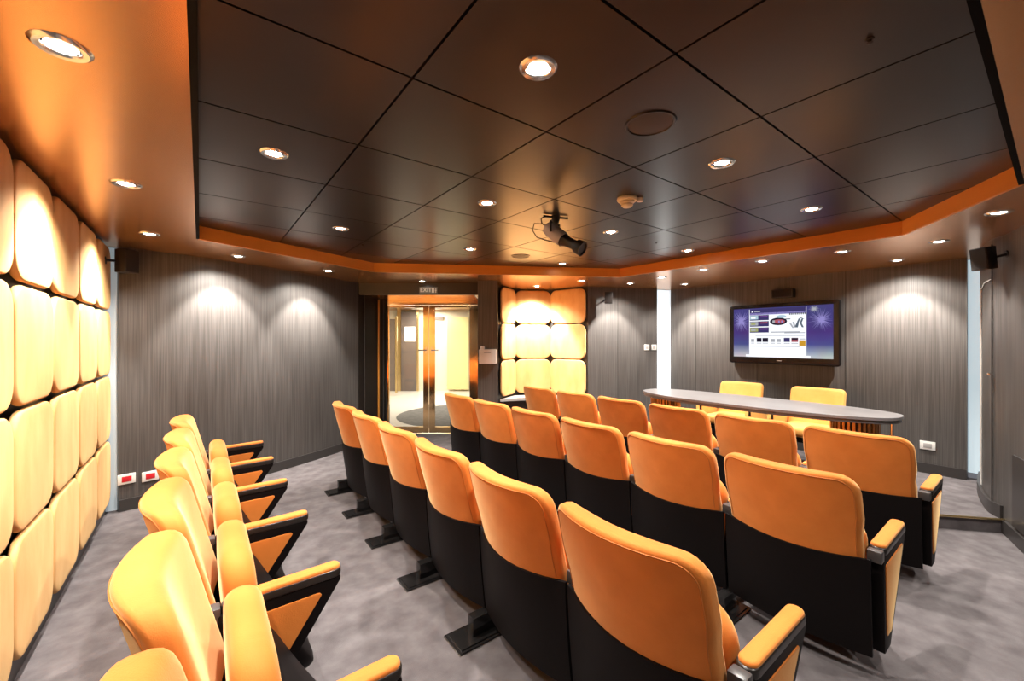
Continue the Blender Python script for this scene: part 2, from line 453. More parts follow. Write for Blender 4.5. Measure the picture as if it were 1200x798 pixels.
# doors and panels on the corridor's far wall
def cpart(name, pxa, pxb, y0, y1, d, th, m, parent=None):
    z1 = EYE + (399 - y0) / 486 * d; z0 = max(0.0, EYE + (399 - y1) / 486 * d)
    b = MB(); b.box(cx(pxa, d), cx(pxb, d), d - th, d, z0, z1, None if parent else R_)
    return b.build(name, M[m], parent, smooth=0)
r = empty('door_3', (0, 0, 0), -YAW); struct(r)
cpart('door_panel', 470.5, 489, 366, 458, 11.93, 0.04, 'corr_door', r)
cpart('door_frame', 466, 470.5, 361, 460, 11.95, 0.08, 'brass', r)
cpart('door_frame', 489, 491, 361, 460, 11.95, 0.08, 'brass', r)
r = empty('door_4', (0, 0, 0), -YAW); struct(r)
cpart('door_panel', 452, 464, 374, 458, 11.0, 0.05, 'corr_door', r)
cpart('door_frame', 464, 466, 371, 460, 11.0, 0.08, 'brass', r)
o = cpart('notice', 474.5, 486.5, 383, 400, 11.88, 0.01, 'paper')
tag(o, 'white notice with added glow on the taupe door beyond the glass doors', 'notice')
struct(cpart('trim_32', 524.5, 549.5, 371.5, 456, 11.9, 0.08, 'corr_panel'))
struct(cpart('trim_33', 508, 552, 361, 363, 11.8, 0.15, 'corr_door'))
struct(cpart('trim_34', 512, 521, 372, 376, 11.5, 0.3, 'corr_door'))
# round rug in the corridor
b = MB(); b.lathe([(0.0, 0.010), (1.27, 0.010), (1.30, 0.001)], (0, 0, 0), 64)
o = b.build('round_rug', M['rug']); o.location = (*floor_uv(545, 8.12), 0.001)
tag(o, 'round grey rug on the white corridor floor beyond the glass doors', 'rug')

# ================================================================== LIGHT STRIPS
def strip(a, c, z0, z1, m, label, th=0.02):
    r = empty('light_strip', ((a[0] + c[0]) / 2, (a[1] + c[1]) / 2, z0), math.atan2(c[1] - a[1], c[0] - a[0]))
    L = math.hypot(c[0] - a[0], c[1] - a[1]); h = z1 - z0
    b = MB(); b.box(-L / 2, L / 2, -0.004, 0.008, 0, h); b.build('diffuser', M[m], r, smooth=0)
    b = MB(); b.box(-L / 2 - 0.005, L / 2 + 0.005, 0.009, 0.02 + th, -0.0, h); b.build('backing', M['white_plastic'], r, smooth=0)
    tag(r, label, 'light strip', 'vertical light strips between the walls')
strip(floor_uv(770.5, 6.46), floor_uv(785.5, 6.54), STAGE, 2.24, 'glow', 'bright white vertical light strip left of the wall with the television')
strip((6.02, 0.60), (6.02, 0.36), STAGE + 0.06, 2.24, 'glow_soft', 'pale blue vertical light strip right of the wall with the television')
strip((-0.655, 4.875), (-0.545, 4.865), 0.0, 2.24, 'glow_faint', 'faint blue vertical light strip at the far end of the padded wall')

# hidden door in the curved wall: upright trim, bent top rail and knob
r = empty('door_5', (0, 0, 0)); struct(r)
def cw_at(px, inset=0.0):
    best = None
    for i in range(len(CW) - 1):
        for s in range(20):
            q = s / 20; u = CW[i][0] * (1 - q) + CW[i + 1][0] * q; v = CW[i][1] * (1 - q) + CW[i + 1][1] * q
            p = 600 + 486 * (CS * u - SN * v) / (SN * u + CS * v)
            if best is None or abs(p - px) < best[0]:
                d = Vector((CW[i + 1][0] - CW[i][0], CW[i + 1][1] - CW[i][1])).normalized()
                best = (abs(p - px), u + d.y * inset, v - d.x * inset, d)
    return best[1:]
def zat(u, v, py): return EYE + (399 - py) / 486 * (SN * u + CS * v)
u, v, d = CW[0][0], CW[0][1], None
b = MB()
u1, v1, _ = cw_at(1151, 0.006); b.tube([(u1, v1, 0.22), (u1, v1, zat(u1, v1, 338))], 0.006, 6)
b.build('upright_trim', M['white_plastic'], r)
u2, v2, _ = cw_at(1164, 0.008); um, vm, _ = cw_at(1156, 0.008)
b = MB(); b.tube([(u1, v1, zat(u1, v1, 340)), (um, vm, zat(um, vm, 331)), (u2, v2, zat(u2, v2, 327))], 0.005, 6); b.build('top_rail', M['chrome'], r)
b = MB(); b.tube([(u2, v2, 0.2), (u2, v2, 2.2)], 0.004, 6); b.build('door_gap', M['wall_seam'], r)
b = MB(); b.lathe([(0, -0.01), (0.014, -0.008), (0.016, 0), (0.014, 0.008), (0, 0.01)], (u2 - 0.02, v2 + 0.01, zat(u2, v2, 438)), 12); b.build('door_knob', M['chrome'], r)
# low dark cupboard door at the right edge
ua, va, da = cw_at(1190, 0.004); uc, vc, dc = cw_at(1232, 0.004)
b = MB(); b.prism([(ua, va), (uc, vc), (uc + dc.y * 0.012, vc - dc.x * 0.012), (ua + da.y * 0.012, va - da.x * 0.012)], 0.12, zat(ua, va, 533))
struct(b.build('trim_35', M['base'], smooth=0))

# ================================================================== PADDED PANELS
def pad_panel(wd, hg):
    b = MB(); b.pillow(wd, hg, 0.032, 0.108, 0.014, puff_f=0.004, rings=(0.9, 0.7, 0.4), ks=4)
    return b
me_proto = None
colname = ['far end column', 'second column from the far end', 'third column from the far end', 'fourth column from the far end', 'fifth column from the far end', 'sixth column from the far end']
rowname = ['top row', 'second row from the top', 'third row from the top', 'bottom row']
ROWH, COLW = 0.535, 0.57
for c in range(6):
    for rw in range(4):
        if me_proto is None:
            me_proto = pad_panel(COLW - 0.016, ROWH - 0.018).build('wall_panel', M['panel'], smooth=50); o = me_proto
        else:
            o = me_proto.copy(); COL.objects.link(o)
        o.location = (-0.618, 4.85 - COLW * (c + 0.5), 0.09 + ROWH * (3 - rw + 0.5))
        tag(o, 'yellow padded wall panel on the left wall, %s, %s' % (rowname[rw], colname[c]), 'wall panel', 'padded panels on the left wall')
# niche panels: three curved columns
def niche_seg(A, B): return A, B
ncol = [(J0, J1, 'left column beside the pillar'), (J1, J2, 'middle column'), (J2, J3, 'right column')]
for ci, (A, B, cn) in enumerate(ncol):
    L = math.hypot(B[0] - A[0], B[1] - A[1]); ang = math.atan2(B[1] - A[1], B[0] - A[0])
    proto = None
    for rw, rn in enumerate(('top row', 'middle row', 'bottom row')):
        if proto is None:
            proto = pad_panel(L - 0.03, ROWH - 0.012).build('wall_panel', M['panel'], smooth=50); o = proto
        else:
            o = proto.copy(); COL.objects.link(o)
        mx, my = (A[0] + B[0]) / 2, (A[1] + B[1]) / 2
        nx, ny = math.sin(ang), -math.cos(ang)
        o.location = (mx + nx * 0.035, my + ny * 0.035, 0.63 + ROWH * (2 - rw + 0.5)); o.rotation_euler = (0, 0, ang - PI / 2)
        tag(o, 'yellow padded panel in the curved niche beside the doors, %s, %s' % (rn, cn), 'wall panel', 'padded panels in the niche')
# ledge and cabinet of the niche
LD = [floor_uv(583.6, 5.98), floor_uv(614, 6.12), floor_uv(650, 6.12), floor_uv(688, 5.98)]
r = empty('niche_cabinet', (*floor_uv(636, 6.2), 0)); o_ = Vector(r.location)
def rel(pts): return [(x - o_.x, y - o_.y) for x, y in pts]
b = MB(); b.prism(rel([floor_uv(586, 5.98)] + arc(LD, 4)[1:-1] + [floor_uv(687, 5.98), floor_uv(687.5, 6.08), floor_uv(645.3, 6.50), floor_uv(603.5, 6.40), floor_uv(586.5, 6.00)]), 0.565, 0.605); b.build('ledge', M['ledge'], r, smooth=0)
b = MB(); b.prism(rel([floor_uv(591, 6.12), floor_uv(614, 6.2), floor_uv(650, 6.2), floor_uv(685, 6.06), floor_uv(686.5, 6.08), floor_uv(645.3, 6.50), floor_uv(603.8, 6.40)]), 0.0, 0.565); b.build('cabinet_body', M['base'], r, smooth=0)
tag(r, 'dark low cabinet with pale curved ledge under the niche panels', 'cabinet')

# ================================================================== DOWNLIGHTS
def make_downlight():
    r = empty('downlight')
    b = MB(); b.lathe([(0.034, 0.012), (0.038, 0.0), (0.042, -0.006), (0.055, -0.008), (0.062, -0.003), (0.064, 0.0)], seg=28); b.build('trim_ring', M['chrome'], r)
    b = MB(); b.lathe([(0.0, -0.006), (0.022, -0.005), (0.034, 0.0), (0.036, 0.004)], seg=24); b.build('lamp', M['lens'], r)
    return r
LT = [
 # u, v, z, power, cone, label
 (-0.30, 1.63, Z_SOF, 'wash', 'nearest downlight in the copper border above the left padded wall'),
 (-0.30, 2.86, Z_SOF, 'wash', 'second downlight in the copper border above the left padded wall'),
 (-0.30, 4.10, Z_SOF, 'wash', 'farthest downlight in the copper border above the left padded wall'),
 (0.29, 4.68, Z_SOF, 'wall', 'downlight in the copper border lighting the left part of the back left grey wall'),
 (1.17, 5.04, Z_SOF, 'wall', 'downlight in the copper border lighting the right part of the back left grey wall'),
 (*floor_uv(495, 5.55), Z_SOF, 'dim', 'downlight in the copper border above the glass doors'),
 (3.93, 4.62, Z_SOF, 'niche', 'downlight in the copper border over the curved niche'),
 (4.07, 3.86, Z_SOF, 'dim', 'downlight in the copper border right of the curved niche, by the orange edge'),
 (4.78, 3.62, Z_SOF, 'wall', 'downlight in the copper border lighting the grey wall with the light switches'),
 (4.64, 3.04, Z_SOF, 'dim', 'downlight in the copper border below the bright orange edge, over the table left end'),
 (4.51, 2.43, Z_SOF, 'dim', 'downlight in the copper border over the left half of the table'),
 (4.50, 1.81, Z_SOF, 'dim', 'downlight in the copper border over the middle of the table'),
 (4.60, 1.19, Z_SOF, 'dim', 'downlight in the copper border over the right end of the table'),
 (5.52, 0.99, Z_SOF, 'wall', 'downlight in the copper border lighting the wall right of the television'),
 (5.45, 3.20, Z_SOF, 'wall', 'downlight in the copper border lighting the wall left of the television'),
 (4.74, 0.60, Z_SOF, 'dim', 'downlight in the copper border over the right edge of the stage'),
 (3.97, 0.24, Z_SOF, 'dim', 'downlight in the copper border nearest the right picture edge'),
 (0.893, 1.043, Z_CEIL, 'ceil', 'brightest downlight in the dark tiles, nearest the camera'),
 (0.285, 2.285, Z_CEIL, 'ceil', 'downlight in the dark tiles nearest the left copper border'),
 (0.905, 3.494, Z_CEIL, 'ceil', 'downlight in the dark tiles near the back left corner'),
 (1.503, 2.268, Z_CEIL, 'ceil', 'downlight in the dark tiles left of the stage spotlight'),
 (2.125, 3.514, Z_CEIL, 'ceil', 'downlight in the dark tiles nearest the glass doors'),
 (2.115, 1.040, Z_CEIL, 'ceil', 'downlight in the dark tiles beside the nearest round ceiling speaker'),
 (3.347, 1.036, Z_CEIL, 'ceil', 'downlight in the dark tiles nearest the right end of the ceiling'),
 (2.727, 2.258, Z_CEIL, 'ceil', 'downlight in the dark tiles right of the stage spotlight'),
 (3.90, 2.261, Z_CEIL, 'ceil', 'downlight in the dark tiles close to the lit orange edge'),
 (3.393, 3.529, Z_CEIL, 'ceil', 'downlight in the dark tiles nearest the curved niche'),
 (-0.30, 0.40, Z_SOF, 'wash', 'added fill downlight in the copper border beside the camera above the left padded wall'),  # this and the next two: unseen downlights added around the camera as fill
 (2.70, -0.30, Z_SOF, 'rear', 'added fill downlight in the copper border right of the camera'),
 (1.30, -0.30, Z_SOF, 'rear', 'added fill downlight in the copper border behind the camera'),
]
SPEC = {'wash': (WASH_W, 84, 0.35), 'spill': (WASH_W * 0.55, 130, 0.6), 'dim': (SPOT_W * 0.8, 95, 0.7), 'ceil': (SPOT_W * 1.35, 98, 0.6), 'wall': (WASH_W * 1.7, 72, 0.5), 'wallspill': (WASH_W * 0.6, 134, 0.5), 'niche': (WASH_W * 2.2, 92, 0.4), 'rear': (SPOT_W * 0.5, 100, 0.7)}
AIM = {0: (-1, 0), 1: (-1, 0), 2: (-1, 0), 3: (-.38, .92), 4: (-.48, .88), 6: (.5, .86), 8: (.3, .95), 13: (1, 0), 14: (1, 0), 27: (-1, 0)}
lights = {}
for k_, (pw, an, bl) in SPEC.items():
    l = bpy.data.lights.new('downlight_beam_' + k_, 'SPOT'); l.energy = pw; l.spot_size = math.radians(an); l.spot_blend = bl
    l.shadow_soft_size = 0.03; l.color = LAMP_COL; lights[k_] = l
dl = None
for n, (u, v, z, kd, lab) in enumerate(LT):
    if dl is None: dl = make_downlight(); r = dl; first = list(children(dl))
    else:
        r = dl.copy(); COL.objects.link(r)
        for ch in first:
            c = ch.copy(); COL.objects.link(c); c.parent = r
    r.location = (u, v, z)
    lo_ = bpy.data.objects.new('beam', lights[kd]); COL.objects.link(lo_); lo_.parent = r; lo_.location = (0, 0, -0.03)
    if n in AIM:      # swivelled towards the wall beside it, with a wide faint halo
        ax, ay = AIM[n]; lo_.rotation_euler = Vector((ax * 0.42, ay * 0.42, -1.0)).to_track_quat('-Z', 'Y').to_euler()
        l2 = bpy.data.objects.new('halo', lights['wallspill' if kd == 'wall' else 'spill']); COL.objects.link(l2); l2.parent = r; l2.location = (0, 0, -0.03); l2.rotation_euler = Vector((ax * 0.2, ay * 0.2, -1.0)).to_track_quat('-Z', 'Y').to_euler()
    tag(r, lab, 'downlight', 'recessed ceiling downlights')
# unseen ceiling lamps added to brighten the corridor
al = bpy.data.lights.new('corridor_fill_lamp', 'AREA'); al.energy = CORRIDOR_W; al.size = 0.9; al.color = (1, 0.95, 0.84)
for n, (px, d) in enumerate(((470, 9.3), (545, 9.3), (500, 11.2))):
    u, v = floor_uv(px, d)
    r = empty('corridor_fill_lamp', (u, v, 2.31)); b = MB(); b.box(-0.3, 0.3, -0.3, 0.3, -0.01, 0.008); b.build('lamp_panel', M['lens'] if 0 else M['white_plastic'], r, smooth=0)
    lo_ = bpy.data.objects.new('beam', al); COL.objects.link(lo_); lo_.parent = r; lo_.location = (0, 0, -0.02)
    tag(r, ('left', 'right', 'farthest')[n] + ' square fill lamp added to the corridor ceiling beyond the doors', 'ceiling lamp', 'added corridor fill lamps')

# ================================================================== CINEMA SEATS
PITCH = 0.609
def rear_x(y, z, sag=0.078):
    return -0.004 - 0.26 * (z - 0.53) - sag * (1 - min(1, (y / 0.29)) ** 2)
def back_def(x, y, z):
    zz = z + 0.6425                      # local height -> 0.40 .. 0.885
    th = (x + 0.05) * (1 - 0.38 * min(1, abs(y) / 0.28) ** 3)   # 0 at the rear face, thinner at the sides
    return (rear_x(y, zz) + th, y * (1 - 0.10 * max(0, (zz - 0.6)) - 0.04 * min(1, max(0, (0.70 - zz) / 0.08))), zz)
def standard_mb(mb, y):
    poly = [(0.045, 0.540), (0.425, 0.553), (0.437, 0.546), (0.436, 0.532), (0.16, 0.12), (0.07, 0.12)]
    mt = Matrix(((1, 0, 0, 0), (0, 0, 1, y), (0, 1, 0, 0), (0, 0, 0, 1)))
    mb.prism(poly, -0.026, 0.026, mt)
def inset_mb(mb, y):
    poly = [(0.075, 0.500), (0.360, 0.508), (0.368, 0.498), (0.165, 0.20), (0.155, 0.19), (0.095, 0.19), (0.088, 0.20), (0.068, 0.495)]
    mt = Matrix(((1, 0, 0, 0), (0, 0, 1, y), (0, 1, 0, 0), (0, 0, 0, 1)))
    mb.prism(poly, -0.030, 0.030, mt)
def side_parts(root, y, foot=True):
    b = MB(); standard_mb(b, y); st = b.build('side_frame', M['black'], root, smooth=30, bevel=0.006)
    b = MB(); inset_mb(b, y); b.build('side_pad', M['seat'], st, smooth=30, bevel=0.003)
    # arm: dark tray with an orange pad rounded at its front end
    tilt = Matrix.Translation((0.250, y, 0.557)) @ Matrix.Rotation(-math.atan2(0.010, 0.39), 4, 'Y')
    b = MB(); b.pillow(0.060, 0.385, 0.030, 0.030, 0.006, mt=tilt @ Matrix(((0, 0, 1, 0), (0, 1, 0, 0), (1, 0, 0, 0), (0, 0, 0, 1))), ks=3)
    am = b.build('armrest', M['arm_trim'], root, smooth=40)
    tilt2 = Matrix.Translation((0.252, y, 0.573)) @ Matrix.Rotation(-math.atan2(0.010, 0.39), 4, 'Y')
    b = MB(); b.pillow(0.054, 0.372, 0.024, 0.026, 0.010, puff_f=0.003, mt=tilt2 @ Matrix(((0, 0, 1, 0), (0, 1, 0, 0), (1, 0, 0, 0), (0, 0, 0, 1))), ks=4)
    b.build('arm_pad', M['seat'], am, smooth=50)
    b = MB(); b.box(0.014, 0.058, y - 0.026, y + 0.026, 0.515, 0.565); b.build('rear_cap', M['cap'], am, smooth=30, bevel=0.008)
    if not foot: return
    b = MB(); b.box(-0.062, 0.072, y - 0.026, y + 0.026, 0.012, 0.104); b.box(0.045, 0.075, y - 0.024, y + 0.024, 0.104, 0.5); b.build('leg', M['black_gloss'], root, smooth=30, bevel=0.004)
    b = MB(); b.box(-0.165, 0.125, y - 0.078, y + 0.078, 0.004, 0.011); b.box(-0.150, 0.110, y - 0.065, y + 0.065, 0.011, 0.016); b.cur = 1; b.box(-0.168, 0.128, y - 0.081, y + 0.081, 0.0, 0.004); b.build('foot_plate', [M['black_gloss'], M['chrome']], root, smooth=30, bevel=0.0)

def make_seat(right=False, foot=True):
    r = empty('cinema_seat')
    b = MB(); b.pillow(0.568, 0.485, 0.100, 0.075, 0.040, puff_f=0.012, puff_b=0.0, deform=back_def, ks=9, m=6, rings=(0.93, 0.82, 0.66, 0.45, 0.22), eb=0.022)
    bk = b.build('backrest', M['seat'], r, smooth=60)
    # welt seam around the rear face
    pts = []
    hw, hh, R = 0.568 / 2 - 0.017, 0.485 / 2 - 0.017, 0.06
    def pt(y, z): 
        p = back_def(-0.0505, y, z); return (p[0], p[1], p[2])
    for t in range(0, 9): pts.append(pt(-hw, -0.10 + (hh - R + 0.10) * t / 8))
    for t in range(1, 7): a = PI - PI / 2 * t / 6; pts.append(pt(-hw + R + R * math.cos(a), hh - R + R * math.sin(a)))
    for t in range(1, 14): pts.append(pt((-hw + R) + (2 * hw - 2 * R) * t / 14, hh))
    for t in range(0, 7): a = PI / 2 - PI / 2 * t / 6; pts.append(pt(hw - R + R * math.cos(a), hh - R + R * math.sin(a)))
    for t in range(1, 9): pts.append(pt(hw, (hh - R) - (hh - R + 0.10) * t / 8))
    b = MB(); b.tube(pts, 0.0022, 5); b.build('welt', M['welt'], bk)
    # black rear shell: curved sheet
    b = MB(); NY, NZ = 14, 8; vs = []; fs = []
    W = 0.596
    for side in (0, 1):
        for j in range(NZ + 1):
            for i in range(NY + 1):
                y = -W / 2 + W * i / NY; q = 1 - (2 * y / W) ** 2
                zt = 0.532 - 0.012 * q; z = 0.108 + (zt - 0.108) * j / NZ
                k = min(1.0, (z - 0.108) / 0.42)
                x = rear_x(min(0.29, abs(y)), 0.53, 0.048 + 0.03 * k) - 0.007 + (0.035 * max(0.0, 1 - k) ** 1.5)
                vs.append((x + 0.014 * side, y, z))
    n1 = (NZ + 1) * (NY + 1)
    for j in range(NZ):
        for i in range(NY):
            a = j * (NY + 1) + i
            fs.append((a, a + 1, a + NY + 2, a + NY + 1)); a += n1; fs.append((a, a + NY + 1, a + NY + 2, a + 1))
    for i in range(NY):
        fs.append((i, i + 1, n1 + i + 1, n1 + i)); a = NZ * (NY + 1) + i; fs.append((a, n1 + a, n1 + a + 1, a + 1))
    for j in range(NZ):
        a = j * (NY + 1); fs.append((a, n1 + a, n1 + a + NY + 1, a + NY + 1)); a += NY; fs.append((a, a + NY + 1, n1 + a + NY + 1, n1 + a))
    b.add(vs, fs); b.build('rear_shell', M['black'], r, smooth=45)
    # folded seat cushion and its black underside
    def sd(x, y, z): return (x + 0.130 - 0.10 * z, y, z + 0.447)
    b = MB(); b.pillow(0.52, 0.46, 0.105, 0.125, 0.046, puff_f=0.0, puff_b=0.012, deform=sd, ks=6, m=6)
    st = b.build('seat', M['seat'], r, smooth=60)
    def sd2(x, y, z):
        q = max(0.0, min(1.0, (0.20 - z) / 0.34))
        return (0.186 - 0.10 * (z - 0.03) + (x + 0.03) * (0.25 + 2.5 * q ** 1.2) , y * (1 - 0.05 * q), z + 0.32)
    b = MB(); b.pillow(0.50, 0.38, 0.06, 0.09, 0.028, puff_f=0.008, deform=sd2, ks=5)
    b.build('seat_underside', M['black'], st, smooth=60)
    side_parts(r, PITCH / 2)
    if right: side_parts(r, -PITCH / 2, foot)
    return r

seat = make_seat(False); seat_r = make_seat(True); seat_n = make_seat(True, False)
ordinal = ['nearest the camera', 'second nearest the camera', 'third nearest the camera', 'third farthest away', 'second farthest away', 'farthest away']
rows = [(-0.003, 0.48, 'row by the padded wall'), (1.117, 0.52, 'second row from the padded wall'),
        (2.248, 0.478, 'third row from the padded wall'), (3.363, 0.489, 'front row before the table')]
used = set()
for ri, (ru, v0, rn) in enumerate(rows):
    for k in range(6):
        src = seat if k else (seat_r if ri < 2 else seat_n)
        o = copy_tree(src) if src.name in used else src
        used.add(src.name)
        o.location = (ru, v0 + PITCH * (k + 0.5), 0)
        tag(o, 'orange cinema seat in the %s, %s' % (rn, ordinal[k]), 'seat', 'cinema seats in the ' + rn)

# ================================================================== TABLE ON THE STAGE
tb = empty('presentation_table', (4.42, 1.92, STAGE))
def boat(hu, hv, n=64, e=2.6, bow=0.05):
    pts = []
    for i in range(n):
        a = 2 * PI * i / n; c, s = math.cos(a), math.sin(a)
        y = hv * math.copysign(abs(s) ** (2 / e), s); x = hu * math.copysign(abs(c) ** (2 / e), c) - bow * (1 - (y / hv) ** 2)
        pts.append((x, y))
    return pts
b = MB(); b.prism(boat(0.385, 1.16), 0.728, 0.75); b.build('table_top', M['tabletop'], tb, smooth=30)
b = MB(); b.prism(boat(0.38, 1.152), 0.700, 0.7275); b.build('table_edge', M['table_edge'], tb, smooth=30)
for sy, lab in ((0.92, 0), (-0.86, 0)):
    b = MB(); b.lathe([(0.0, 0.0), (0.15, 0.0), (0.15, 0.699), (0, 0.699)], (0.0, sy, 0), 28)
    dr = b.build('pedestal', M['drum'], tb)
    b = MB()
    for q in range(30):
        a = 2 * PI * q / 30
        mt = Matrix.Translation((0.0, sy, 0)) @ Matrix.Rotation(a, 4, 'Z')
        b.box(0.150, 0.166, -0.009, 0.009, 0.01, 0.69, mt)
    b.build('slats', M['slat'], dr, smooth=0)
for (x, y) in ((-0.02, -1.10), (-0.02, 1.10)):
    b = MB(); b.tube([(x, y, 0.0), (x, y, 0.70)], 0.010, 10); b.build('leg', M['chrome'], tb)
b = MB(); b.box(0.02, 0.06, -0.70, 0.76, 0.655, 0.699); b.build('crossbeam', M['table_edge'], tb, smooth=0)
tag(tb, 'long boat-shaped grey table with slatted drum legs on the stage', 'table')

# two armchairs behind the table, facing the room
def make_armchair():
    r = empty('armchair')
    # local +x is the sitter's front
    def d1(x, y, z): return (x - 0.22 - 0.22 * z + 0.02 * (y / 0.25) ** 2, y, z + 0.60)
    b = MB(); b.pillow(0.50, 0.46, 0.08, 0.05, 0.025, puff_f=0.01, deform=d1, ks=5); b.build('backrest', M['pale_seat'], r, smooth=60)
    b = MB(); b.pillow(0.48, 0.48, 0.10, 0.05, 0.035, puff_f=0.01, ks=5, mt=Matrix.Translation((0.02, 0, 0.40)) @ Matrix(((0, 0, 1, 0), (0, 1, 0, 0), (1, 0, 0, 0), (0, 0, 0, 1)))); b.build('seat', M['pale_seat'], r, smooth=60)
    b = MB(); b.box(-0.24, 0.24, -0.24, 0.24, 0.30, 0.365); b.build('seat_frame', M['black'], r, smooth=30, bevel=0.006)
    for s in (-1, 1):
        b = MB(); b.box(-0.27, 0.27, s * 0.285 - 0.022, s * 0.285 + 0.022, 0.0, 0.60); a = b.build('side_frame', M['black'], r, smooth=30, bevel=0.006)
        b = MB(); b.box(-0.22, 0.22, s * 0.285 - 0.026, s * 0.285 + 0.026, 0.25, 0.55); b.box(0.20, 0.276, s * 0.285 - 0.019, s * 0.285 + 0.019, 0.2, 0.57); b.build('side_pad', M['pale_seat'], a, smooth=30, bevel=0.004)
        b = MB(); b.pillow(0.065, 0.52, 0.035, 0.03, 0.012, mt=Matrix.Translation((0.0, s * 0.285, 0.618)) @ Matrix(((0, 0, 1, 0), (0, 1, 0, 0), (1, 0, 0, 0), (0, 0, 0, 1))), ks=3); b.build('arm_pad', M['pale_seat'], r, smooth=50)
    return r
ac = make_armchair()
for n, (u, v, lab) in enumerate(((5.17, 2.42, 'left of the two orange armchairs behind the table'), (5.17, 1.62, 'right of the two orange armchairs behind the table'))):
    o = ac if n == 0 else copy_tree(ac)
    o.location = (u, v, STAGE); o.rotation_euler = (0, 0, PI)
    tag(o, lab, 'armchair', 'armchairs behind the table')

# ================================================================== TELEVISION
def wall_u(v): return 5.90 + (3.70 - v) / 3.14 * 0.03
tv = empty('television', (wall_u(2.14) - 0.066, 2.145, 1.535), PI / 2 * 2 + math.atan2(0.03, 3.14) * -1)
# local: +x into the room, y across (to the viewer's left is -y after turning), z up
W2, H2 = 0.62, 0.385
b = MB(); b.pillow(2 * W2, 2 * H2, 0.06, 0.03, 0.012, ks=2, rings=(0.9, 0.5)); b.build('housing', mat('television_black', (0.008, 0.006, 0.006), 0.22, spec=0.25), tv, smooth=40)
b = MB(); b.box(-0.056, -0.026, -0.25, 0.25, -0.2, 0.2); b.build('wall_bracket', M['black'], tv, smooth=0)
sw, sh, sz = 0.558, 0.318, 0.018
SM = [em('screen_indigo', (0.10, 0.075, 0.32), 1.0), em('screen_white', (0.93, 0.95, 1.0), 1.1), em('screen_lilac', (0.30, 0.26, 0.60), 1.0),
      em('screen_navy', (0.05, 0.04, 0.14), 1.0), em('screen_black', (0.02, 0.015, 0.03), 1.0), em('screen_orange', (0.62, 0.32, 0.03), 1.0),
      em('screen_grey', (0.42, 0.43, 0.47), 1.0), em('screen_teal', (0.12, 0.22, 0.38), 1.0), em('screen_plum', (0.20, 0.07, 0.30), 1.0), em('screen_red', (0.45, 0.10, 0.13), 1.0), em('screen_cyan', (0.45, 0.62, 0.72), 1.0), em('screen_olive', (0.38, 0.40, 0.16), 1.0)]
m, t, bb = nt('screen_backdrop')   # picture on the screen: violet sky running into white at the bottom
N = t.nodes; L = t.links
tc = N.new('ShaderNodeTexCoord'); sp = N.new('ShaderNodeSeparateXYZ'); L.new(tc.outputs['Object'], sp.inputs[0])
mr = N.new('ShaderNodeMapRange'); mr.inputs['From Min'].default_value = sz - sh; mr.inputs['From Max'].default_value = sz + sh; L.new(sp.outputs['Z'], mr.inputs['Value'])
rp = N.new('ShaderNodeValToRGB'); cr = rp.color_ramp
cr.elements[0].position = 0.0; cr.elements[0].color = (0.95, 0.96, 1, 1); cr.elements[1].position = 0.26; cr.elements[1].color = (0.13, 0.13, 0.42, 1)
e_ = cr.elements.new(0.12); e_.color = (0.50, 0.55, 0.72, 1); e_ = cr.elements.new(0.5); e_.color = (0.12, 0.065, 0.32, 1); e_ = cr.elements.new(0.85); e_.color = (0.10, 0.09, 0.33, 1)
L.new(mr.outputs[0], rp.inputs[0])
nz = N.new('ShaderNodeTexNoise'); nz.inputs['Scale'].default_value = 5; L.new(tc.outputs['Object'], nz.inputs['Vector'])
mx = N.new('ShaderNodeMix'); mx.data_type = 'RGBA'; mx.blend_type = 'MULTIPLY'; mx.inputs[0].default_value = 0.35
L.new(rp.outputs[0], mx.inputs[6]); L.new(nz.outputs['Color'], mx.inputs[7])
e2 = N.new('ShaderNodeEmission'); L.new(mx.outputs[2], e2.inputs[0]); e2.inputs[1].default_value = 0.75
L.new(e2.outputs[0], N['Material Output'].inputs['Surface'])
mats = SM + [m, em('screen_slate', (0.10, 0.13, 0.17), 1.0)]
b = MB(); lay = [0]
FX = 0.0305
# viewer's left = +y in the local frame? the set is turned by 180 degrees: world v = -y, and the viewer sees large v on the left
def quad(x0, x1, y0, y1, mi, d=1):
    """x 0..1 left to right, y 0..1 top to bottom on the screen"""
    b.cur = mi
    ya, yb = -(sw - 2 * sw * x0), -(sw - 2 * sw * x1)
    za, zb = sz + sh - 2 * sh * y0, sz + sh - 2 * sh * y1
    X = FX + 0.0004 * d
    b.add([(X, ya, za), (X, yb, za), (X, yb, zb), (X, ya, zb)], [(0, 1, 2, 3)])
def blob(cx_, cy_, rx, ry, mi, d=2, n=20):
    b.cur = mi; X = FX + 0.0004 * d; vs = []
    for i in range(n):
        a = 2 * PI * i / n; x = cx_ + rx * math.cos(a); y = cy_ + ry * math.sin(a)
        vs.append((X, -(sw - 2 * sw * x), sz + sh - 2 * sh * y))
    b.add(vs, [tuple(range(n))])
quad(0, 1, 0, 1, 12, 0)
def firework(cx_, cy_, r_, mi, n=26, seed=1, x1=1.0, x0=0.0):
    rr = random.Random(seed)
    for i in range(n):
        a = 2 * PI * i / n + rr.uniform(-.08, .08); l = r_ * rr.uniform(.65, 1)
        x2, y2 = cx_ + l * math.cos(a) , cy_ + l * math.sin(a) * 1.7
        x2 = min(max(x2, x0), x1); y2 = max(y2, 0)
        dx, dy = -math.sin(a) * .0036, math.cos(a) * .0064
        b.cur = mi; X = FX + 0.0004
        c = lambda x, y: (X, -(sw - 2 * sw * x), sz + sh - 2 * sh * y)
        b.add([c(cx_ - dx, cy_ - dy), c(cx_ + dx, cy_ + dy), c(x2, y2)], [(0, 1, 2)])
